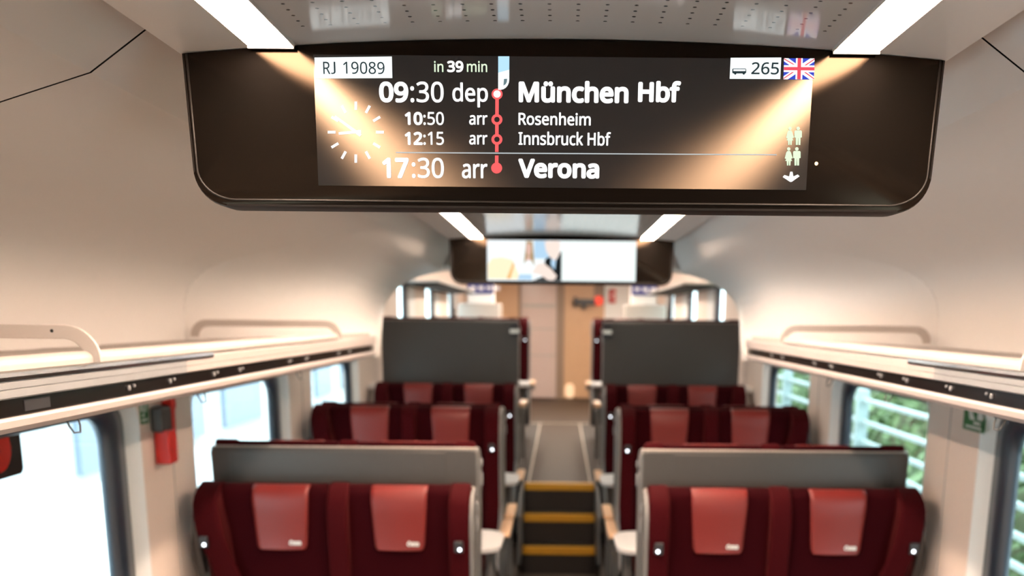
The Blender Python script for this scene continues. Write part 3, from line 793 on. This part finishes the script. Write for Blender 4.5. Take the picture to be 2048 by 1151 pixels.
    # leather headrest flaps draped over the top
    for cx in (-.206, .245):
        path = [(-.1305, 1.008), (-.129, 1.012), (-.1275, 1.025), (-.126, 1.06), (-.127, 1.10), (-.129, 1.15), (-.130, 1.195), (-.127, 1.222), (-.117, 1.240), (-.100, 1.251), (-.082, 1.2545), (-.070, 1.252)]
        n = 14; rings = []
        for k, (y, z) in enumerate(path):
            hw = .1065 if z > 1.2 else .1065 - .012 * (1.2 - z) / .19
            hw -= (.014, .006, .001)[k] if k < 3 else 0
            bulge = .004 if z < 1.2 else 0
            rings.append([(X(cx) + hw * (2 * i / n - 1), y - bulge * math.cos((2 * i / n - 1) * PI / 2), z) for i in range(n + 1)])
        bm = bmesh.new(); loft(bm, rings)
        h = obj('headrest', bm, M['leather'], t, smooth=True)
        sd = h.modifiers.new('solid', 'SOLIDIFY'); sd.thickness = .008; sd.offset = -1
        me = letter_mesh([('ÖBB', 0, .046, 0, .019, .0011)], lambda x, y, k: (X(cx) + .030 + x, -.1385 - k * .00001, 1.028 + y))
        lx = obj_me('logo_text', me, M['stickwhite'], h)
    # cushions, plinth, armrests
    for x0, x1 in ((-.44, -.02), (.03, .45)):
        obj('seat_cushion', BX(X(x0), X(x1), -.60, -.12, .36, .47), M['velvet'], t, bevel=.03)
    obj('plinth', BX(X(-.42), X(.46), -.42, -.06, 0, .36), M['shell'], t, bevel=.01)
    for xc in (.560, .0):
        if xc > .3:
            a = obj('armrest', PR([(-.40, .575), (-.37, .545), (-.10, .54), (-.03, .50), (-.03, .565), (-.38, .585)], 'x', X(xc - .022), X(xc + .022)), M['shellside'], t, bevel=.006)
            obj('armrest_pad', PR([(-.41, .580), (-.395, .605), (-.03, .605), (-.02, .58)], 'x', X(xc - .030), X(xc + .030)), M['pad'], a, bevel=.010)
            obj('armrest_bracket', BX(X(.50), X(xc - .013), -.13, -.05, .44, .575), M['shellside'], a, bevel=.006)
        else:
            obj('armrest', BX(X(-.022), X(.045), -.50, -.12, .53, .60), M['gplast'], t, bevel=.012)
    t.location = loc; t.rotation_euler = (0, 0, rz)
    return t

def copy_tree(o, parent=None):
    c = o.copy(); COL.objects.link(c)
    if parent: c.parent = parent
    for ch in [k for k in bpy.data.objects if k.parent == o]: copy_tree(ch, c)
    return c

ROWS = [  # side, front or back facing, back plane Y, floor z, label
    (-1, 0, 3.775, 0, 'frontmost maroon bench facing the camera, against the platform-side wall'),
    (1, 0, 3.775, 0, 'frontmost maroon bench facing the camera, against the fence-side wall'),
    (-1, 1, 3.845, .14, 'grey-backed bench turned away right behind the frontmost platform-side bench'),
    (1, 1, 3.845, .14, 'grey-backed bench turned away right behind the frontmost fence-side bench'),
    (-1, 0, 5.57, .14, 'maroon bench facing the camera, second headrest row on the platform side'),
    (1, 0, 5.57, .14, 'maroon bench facing the camera, second headrest row on the fence side'),
    (-1, 1, 5.63, .14, 'bench back to back with the second platform-side headrest row, mostly hidden behind it'),
    (1, 1, 5.63, .14, 'bench back to back with the second fence-side headrest row, mostly hidden behind it'),
    (-1, 0, 7.46, .14, 'maroon bench below the tall grey panel on the platform side'),
    (1, 0, 7.46, .14, 'maroon bench below the tall grey panel on the fence side'),
    (-1, 1, 7.66, .62, 'raised bench showing a tall plain grey back panel on the platform side'),
    (1, 1, 7.66, .62, 'raised bench showing a tall plain grey back panel on the fence side'),
    (-1, 0, 10.6, .62, 'farthest raised bench, its red edge peeking past the platform-side grey panel'),
    (1, 0, 10.6, .62, 'farthest raised bench, its red edge peeking past the fence-side grey panel'),
]
protoL = bench(1, (0, 0, 0), 0); protoR = bench(-1, (0, 0, 0), 0)
used = set()
for s, back, Y, z, lab in ROWS:
    # aisle end towards the aisle: left benches facing us and right benches facing away share one build
    pr = protoL if (s < 0) != bool(back) else protoR
    o = pr if pr.name not in used else copy_tree(pr)
    used.add(pr.name)
    o.location = (s * .855, Y, z); o.rotation_euler = (0, 0, PI if back else 0)
    tag(o, lab, 'train seats', 'paired train seats in rows')
    if back:
        for ch in [k for k in bpy.data.objects if k.parent == o and k.name.startswith('side_flange')]: bpy.data.objects.remove(ch)
    if 7.6 < Y < 7.7:
        # a small dark holder with a white label at the aisle end of the tall panel
        lx = (.500 if s < 0 else -.500) * (-1)
        q = obj('seat_number_holder', BX(lx - .034, lx + .034, .003, .022, 1.115, 1.225), M['box'], o, bevel=.005)
        tag(q, 'dark seat number holder with white tag')
        obj('number_tag', BX(lx - .034, lx + .034, .022, .025, 1.145, 1.172), M['stickwhite'], q)

# ------------------------------------------------------------------ bay tables
TB = []
for s in (-1, 1):
    for Y, z, lab in ((4.68, .14, 'white bay table behind the two nearest %s-side benches' ), (6.55, .14, 'white bay table in the second bay on the %s side'), (9.0, .62, 'white bay table on the raised floor on the %s side')):
        t = empty('bay_table', (s * .86, Y, z), lab % side[s], 'table', 'white tables between facing benches')
        out = rrect(-.565, .585, -.215, .215, [.11, .02, .02, .11], 8)
        obj('table_top', PR([(-s * x, y) for x, y in out], 'z', .655, .682), M['table'], t, bevel=.006)
        obj('fold_seam', BX(-s * .42, -s * .425, -.215, .215, .6818, .6826), M['rim'], t)
        obj('leg', BX(-s * .50, -s * .54, -.02, .02, 0, .655), M['shellside'], t, bevel=.006)
        obj('wall_bracket', BX(s * .56, s * .587, -.15, .15, .58, .655), M['shellside'], t, bevel=.004)

# ------------------------------------------------------------------ things on the walls
t = empty('emergency_hammer', (-1.45, 3.50, 1.36), 'red emergency hammer in a dark grey wall holder beside the green sticker', 'hammer')
obj('holder', BX(.0, .045, -.05, .045, .115, .205), M['gplast'], t, bevel=.012)
bm = bmesh.new()
prism(bm, [(-.034, .0), (.036, .0), (.040, .11), (.034, .122), (-.036, .122)], 'x', .005, .058)
obj('handle_block', bm, M['red'], t, bevel=.006)
bm = bmesh.new()
for k in range(7): box(bm, .010, .0605, -.0365, .0385, .012 + k * .014, .0165 + k * .014)
obj('grip_ribs', bm, M['red'], t, bevel=.001)
bm = bmesh.new()
prism(bm, [(.040, .110), (.062, .110), (.064, .185), (.080, .200), (.075, .225), (.045, .240), (.034, .215), (.044, .19)], 'x', .01, .050)
obj('hammer_head', bm, M['red'], t, bevel=.005)

def pictos(bm, sg, x, y0, y1, z0, z1):
    for polys in ([(.1, .55), (.35, .55), (.35, .9), (.1, .9)], [(.45, .5), (.62, .9), (.80, .9), (.70, .5)], [(.12, .12), (.88, .12), (.88, .22), (.12, .22)], [(.2, .32), (.5, .32), (.5, .44), (.2, .44)]):
        bm.faces.new([bm.verts.new((x, y0 + u * (y1 - y0), z0 + v * (z1 - z0))) for u, v in polys])
for s, y0, y1, z0, z1, lab in ((-1, 3.375, 3.445, 1.512, 1.590, 'small green emergency sticker beside the red hammer'), (1, 3.335, 3.515, 1.512, 1.588, 'green emergency exit sticker on the pillar by the leafy windows')):
    o = obj('emergency_sticker', BX(s * 1.4485, s * 1.4502, y0, y1, z0, z1), M['green']); tag(o, lab, 'sticker')
    bm = bmesh.new(); pictos(bm, s, s * 1.4480, y0, y1, z0, z1); obj('pictogram', bm, M['stickwhite'], o)
o = obj('window_sticker', PR(rrect(2.46, 2.70, 1.450, 1.640, .02), 'x', -1.4985, -1.4965), M['black']); tag(o, 'black sticker with a red disc on the nearest platform window', 'sticker')
bm = bmesh.new(); disc(bm, 2.585, 1.530, .062, 30, lambda a, b: (-1.4960, a, b)); obj('red_disc', bm, M['red'], o)

# ------------------------------------------------------------------ far end of the saloon
YD = 15.5
def pw(px, py): return at(px, py, YD)
def panel(name, px0, px1, zlo, zhi, m, y0=YD, th=.06, parent=None, bevel=0, off=(0, 0, 0)):
    a = pw(px0, 600)[0]; b = pw(px1, 600)[0]
    return obj(name, BX(a - off[0], b - off[0], y0 - off[1], y0 + th - off[1], zlo - off[2], zhi - off[2]), m, parent, bevel=bevel)
ZT = E + .60
o = obj('wall_end', BX(-1.56, 1.56, YD + .09, YD + .12, .5, ZT), M['post']); tag(o, kind='structure')
bm = bmesh.new()
xa = pw(1040, 600)[0]; xb = pw(1212, 600)[0]
box(bm, -1.45, xa, YD, YD + .06, .62, ZT); box(bm, xb, 1.45, YD, YD + .06, .62, ZT)
o = obj('wall_end', bm, M['wood']); tag(o, kind='structure')
zf = .622
d1 = empty('door_1', (0, YD, zf)); tag(d1, kind='structure')
OF = (0, YD, zf)
panel('door_leaf', 1043, 1113, zf + .02, ZT - .02, M['pinkglass'], YD + .01, .03, d1, off=OF)
panel('door_leaf', 1129, 1188, zf + .02, ZT - .02, M['wood'], YD + .01, .03, d1, off=OF)
panel('door_post', 1113, 1129, zf, ZT, M['post'], YD - .02, .08, d1, off=OF)
panel('door_post', 1037, 1043, zf, ZT, M['post'], YD - .02, .08, d1, off=OF)
panel('door_post', 1188, 1206, E + .18, ZT, M['post'], YD - .02, .08, d1, off=OF)
panel('door_post', 1188, 1212, zf, E + .18, M['wood'], YD - .01, .06, d1, off=OF)
bm = bmesh.new()
for py, h in ((611, .05), (657, .02), (710, .02)):
    x0, x1 = pw(1045, py)[0], pw(1111, py)[0]; z = pw(1080, py)[1]
    box(bm, x0, x1, -.004, .012, z - h / 2 - zf, z + h / 2 - zf)
obj('glass_line', bm, M['mono'], d1)
bm = bmesh.new(); x0, z = pw(1147, 600); x1 = pw(1190, 600)[0]; z -= zf
box(bm, x0, x1, -.10, -.02, z - .07, z + .02); box(bm, x0 - .0, x0 + .05, -.10, .01, z - .10, z + .05); box(bm, x0 + .13, x0 + .19, -.11, .01, z - .13, z + .0)
obj('door_closer', bm, M['gplast'], d1, bevel=.008)
bm = bmesh.new(); cx, cz = pw(1197, 601)
rings = [[(cx + r * math.cos(2 * PI * k / 20), YD - d, cz + r * math.sin(2 * PI * k / 20)) for k in range(20)] for d, r in ((.02, .075), (.06, .07), (.075, .05))]
loft(bm, rings, True, True)
o = obj('emergency_button', bm, mat('glowing_red', (.6, .03, .02), .4, emit=(1, .1, .05), estr=.6), smooth=True); tag(o, 'round red emergency button next to the far end door', 'button')
# added glowing patch: a warm light reflection painted low on the door
bm = bmesh.new(); cx, cz = pw(1139, 781)
prism(bm, [(cx + u, cz + v) for u, v in rrect(-.07, .07, -.11, .11, .06)], 'y', YD - .02, YD + .012)
o = obj('door_reflection', bm, emis('door_reflection_glow', (1.0, .62, .36), 1.1)); tag(o, 'small warm reflected glow low on the far end door', 'reflection')
# notice panel with a red sign
x0, x1 = pw(1209, 600)[0], pw(1258, 600)[0]
t = empty('notice_panel', ((x0 + x1) / 2, YD, 1.9), 'pale notice panel with a red sign beside the far end door', 'notice')
w = (x1 - x0) / 2
obj('board', BX(-w, w, -.03, -.002, -.30, .56), M['reveal'], t, bevel=.006)
bm = bmesh.new(); sx0, sz1 = pw(1217, 578); sx1, sz0 = pw(1231, 606); cx = (x0 + x1) / 2
a, b, c_, d = sx0 - cx, sx1 - cx, sz0 - 1.9, sz1 - 1.9
box(bm, a, b, -.036, -.03, d - .06, d); box(bm, a, a + .05, -.036, -.03, c_, d); box(bm, a, b, -.036, -.03, c_, c_ + .06); box(bm, a + .06, b, -.036, -.03, (c_ + d) / 2 - .03, (c_ + d) / 2 + .02)
obj('red_sign', bm, M['red'], t)
# machines with navy screens either side
for s, p0, p1, q0, q1, lab in ((-1, 934, 987, 921, 1004, 'grey unit with a navy screen at the far end, platform side'), (1, 1263, 1315, 1248, 1330, 'grey unit with a navy screen at the far end, fence side')):
    YU = 13.7; pu = lambda a, b: at(a, b, YU)
    x0, x1 = pu(p0, 580)[0], pu(p1, 580)[0]; cx = (x0 + x1) / 2
    t = empty('service_unit', (cx, YU, .62), lab, 'cabinet', 'service units at the far end')
    w = (x1 - x0) / 2; ww = min((pu(q1, 600)[0] - pu(q0, 600)[0]) / 2, 1.44 - abs(cx))
    zz = lambda py: pu((p0 + p1) / 2, py + (0 if s < 0 else 3))[1] - .62
    obj('cabinet_body', BX(-ww, ww, -.20, .248, 0, zz(606)), M['mono'], t, bevel=.03)
    obj('upper_panel', BX(-w, w, .05, .248, zz(606), min(zz(545), E - .05)), M['reveal'], t, bevel=.01)
    sc = obj('screen', BX(-w, w, .03, .06, zz(587), zz(556)), M['navy'], t)
    bm = bmesh.new()
    for k in range(4): box(bm, -w * .75 + k * .11, -w * .75 + k * .11 + .07, .027, .031, zz(578 + k % 2), zz(572))
    obj('screen_text', bm, M['adskin2'], sc)
# lamps of the raised saloon
for s in (-1, 1):
    for k, (y0, y1) in enumerate(((5.7, 9.0), (9.6, 14.6))):
        t = empty('ceiling_light_strip', (s * .52, y0, E + .597), 'ceiling strip over the %s of the raised floor, %s side, hidden behind the far display' % ('steps' if k == 0 else 'end', side[s]), 'ceiling light', 'ceiling light strips')
        obj('diffuser', BX(-.05, .05, 0, y1 - y0, -.012, -.002), M['tube3' if k == 0 else 'tube2'], t)
        obj('channel', BX(-.06, .06, -.01, y1 - y0 + .01, -.004, .003), M['header'], t)

# ------------------------------------------------------------------ outside
o = obj('platform_ground', BX(-4.6, -1.95, -3, 24, -.3, .25), M['concrete']); tag(o, kind='structure')
bd = empty('station_building', (-4.6, 0, .25), 'pale station building across the overexposed platform', 'building')
obj('facade', BX(-.6, 0, -2, 26, 0, 2.75), M['facade'], bd)
for k in range(6):
    obj('window_band', BX(0, .06, (9.2, 11.9, 13.3, 16.6, 18.4, 20.6)[k], (10.2, 12.5, 15.4, 17.6, 19.6, 22)[k], .12, 2.6), M['facadeblue'], bd)
for k, y in enumerate((6.4, 11.0, 16.2)):
    t = empty('platform_post', (-3.3, y, .25), ('slim pale platform post nearest the train windows', 'pale platform post in the middle of the platform', 'pale platform post farthest along the platform')[k], 'post', 'posts on the platform')
    bm = bmesh.new(); tube(bm, [(0, 0, 0), (0, 0, 3.6)], .045, 12); obj('pole', bm, M['reveal'], t, smooth=True)
    obj('foot', BX(-.11, .11, -.11, .11, 0, .03), M['facade'], t)
o = obj('track_bed', BX(1.7, 8, -3, 26, -.9, -.5), M['earth']); tag(o, kind='structure')
bm = bmesh.new(); prism(bm, [(3.3, -.5), (9, -.5), (9, 3.6), (5.2, 2.0), (4.1, .6)], 'y', -3, 26)
o = obj('hill', bm, M['earth']); tag(o, kind='structure')
V, Fc = [], []
rnd = random.Random(3)
for i in range(15000):
    y = rnd.uniform(1.5, 24); u = rnd.random()
    x = 3.15 + 2.2 * u + rnd.gauss(0, .18); z = -.3 + 3.0 * u ** 1.15 + rnd.gauss(0, .22) + .3 * math.sin(y * 1.7) * u
    r = rnd.uniform(.05, .13)
    a = Vector((rnd.gauss(-.6, .6), rnd.gauss(0, .6), rnd.gauss(.5, .5))).normalized()
    p = a.orthogonal().normalized(); q = a.cross(p); th = rnd.uniform(0, 6.28)
    p, q = p * math.cos(th) + q * math.sin(th), q * math.cos(th) - p * math.sin(th)
    x = max(x, 2.85); c = Vector((x, y, z)); b = len(V)
    V += [c - p * r, c - q * r * .5 + a * r * .12, c + p * r, c + q * r * .5 + a * r * .12]; Fc.append((b, b + 1, b + 2, b + 3))
me = bpy.data.meshes.new('undergrowth'); me.from_pydata(V, [], Fc); me.update()
o = obj_me('undergrowth', me, M['leaf']); tag(o, 'green leafy undergrowth on the bank outside the windows', 'undergrowth', kind='stuff')
fn = empty('fence', (2.6, 0, -.5), 'pale blue metal railing outside the leafy windows', 'fence')
for k, h in enumerate((-.672, -.855, -1.02, -1.19, -1.36)):
    obj('rail', BX(-.02, .02, 1.0, 22, E + h - .018 + .5, E + h + .018 + .5), M['rail'], fn, bevel=.008)
for y in (2.9, 5.7, 8.45, 11.3, 14.1, 16.9):
    obj('post', BX(-.05, .05, y - .04, y + .04, 0, E - .58 + .5), M['rail'], fn, bevel=.008)

# daylight: an overcast sky
w = bpy.data.worlds.new('overcast_sky'); C.world = w; w.use_nodes = True
nt = w.node_tree; bg = nt.nodes['Background']
tc = nt.nodes.new('ShaderNodeTexCoord'); sp = nt.nodes.new('ShaderNodeSeparateXYZ'); cr = nt.nodes.new('ShaderNodeValToRGB')
nt.links.new(tc.outputs['Generated'], sp.inputs[0]); nt.links.new(sp.outputs['Z'], cr.inputs[0]); nt.links.new(cr.outputs[0], bg.inputs[0])
cr.color_ramp.elements[0].color = (.78, .90, .96, 1); cr.color_ramp.elements[1].color = (.90, .97, 1.0, 1)
bg.inputs[1].default_value = 8.0
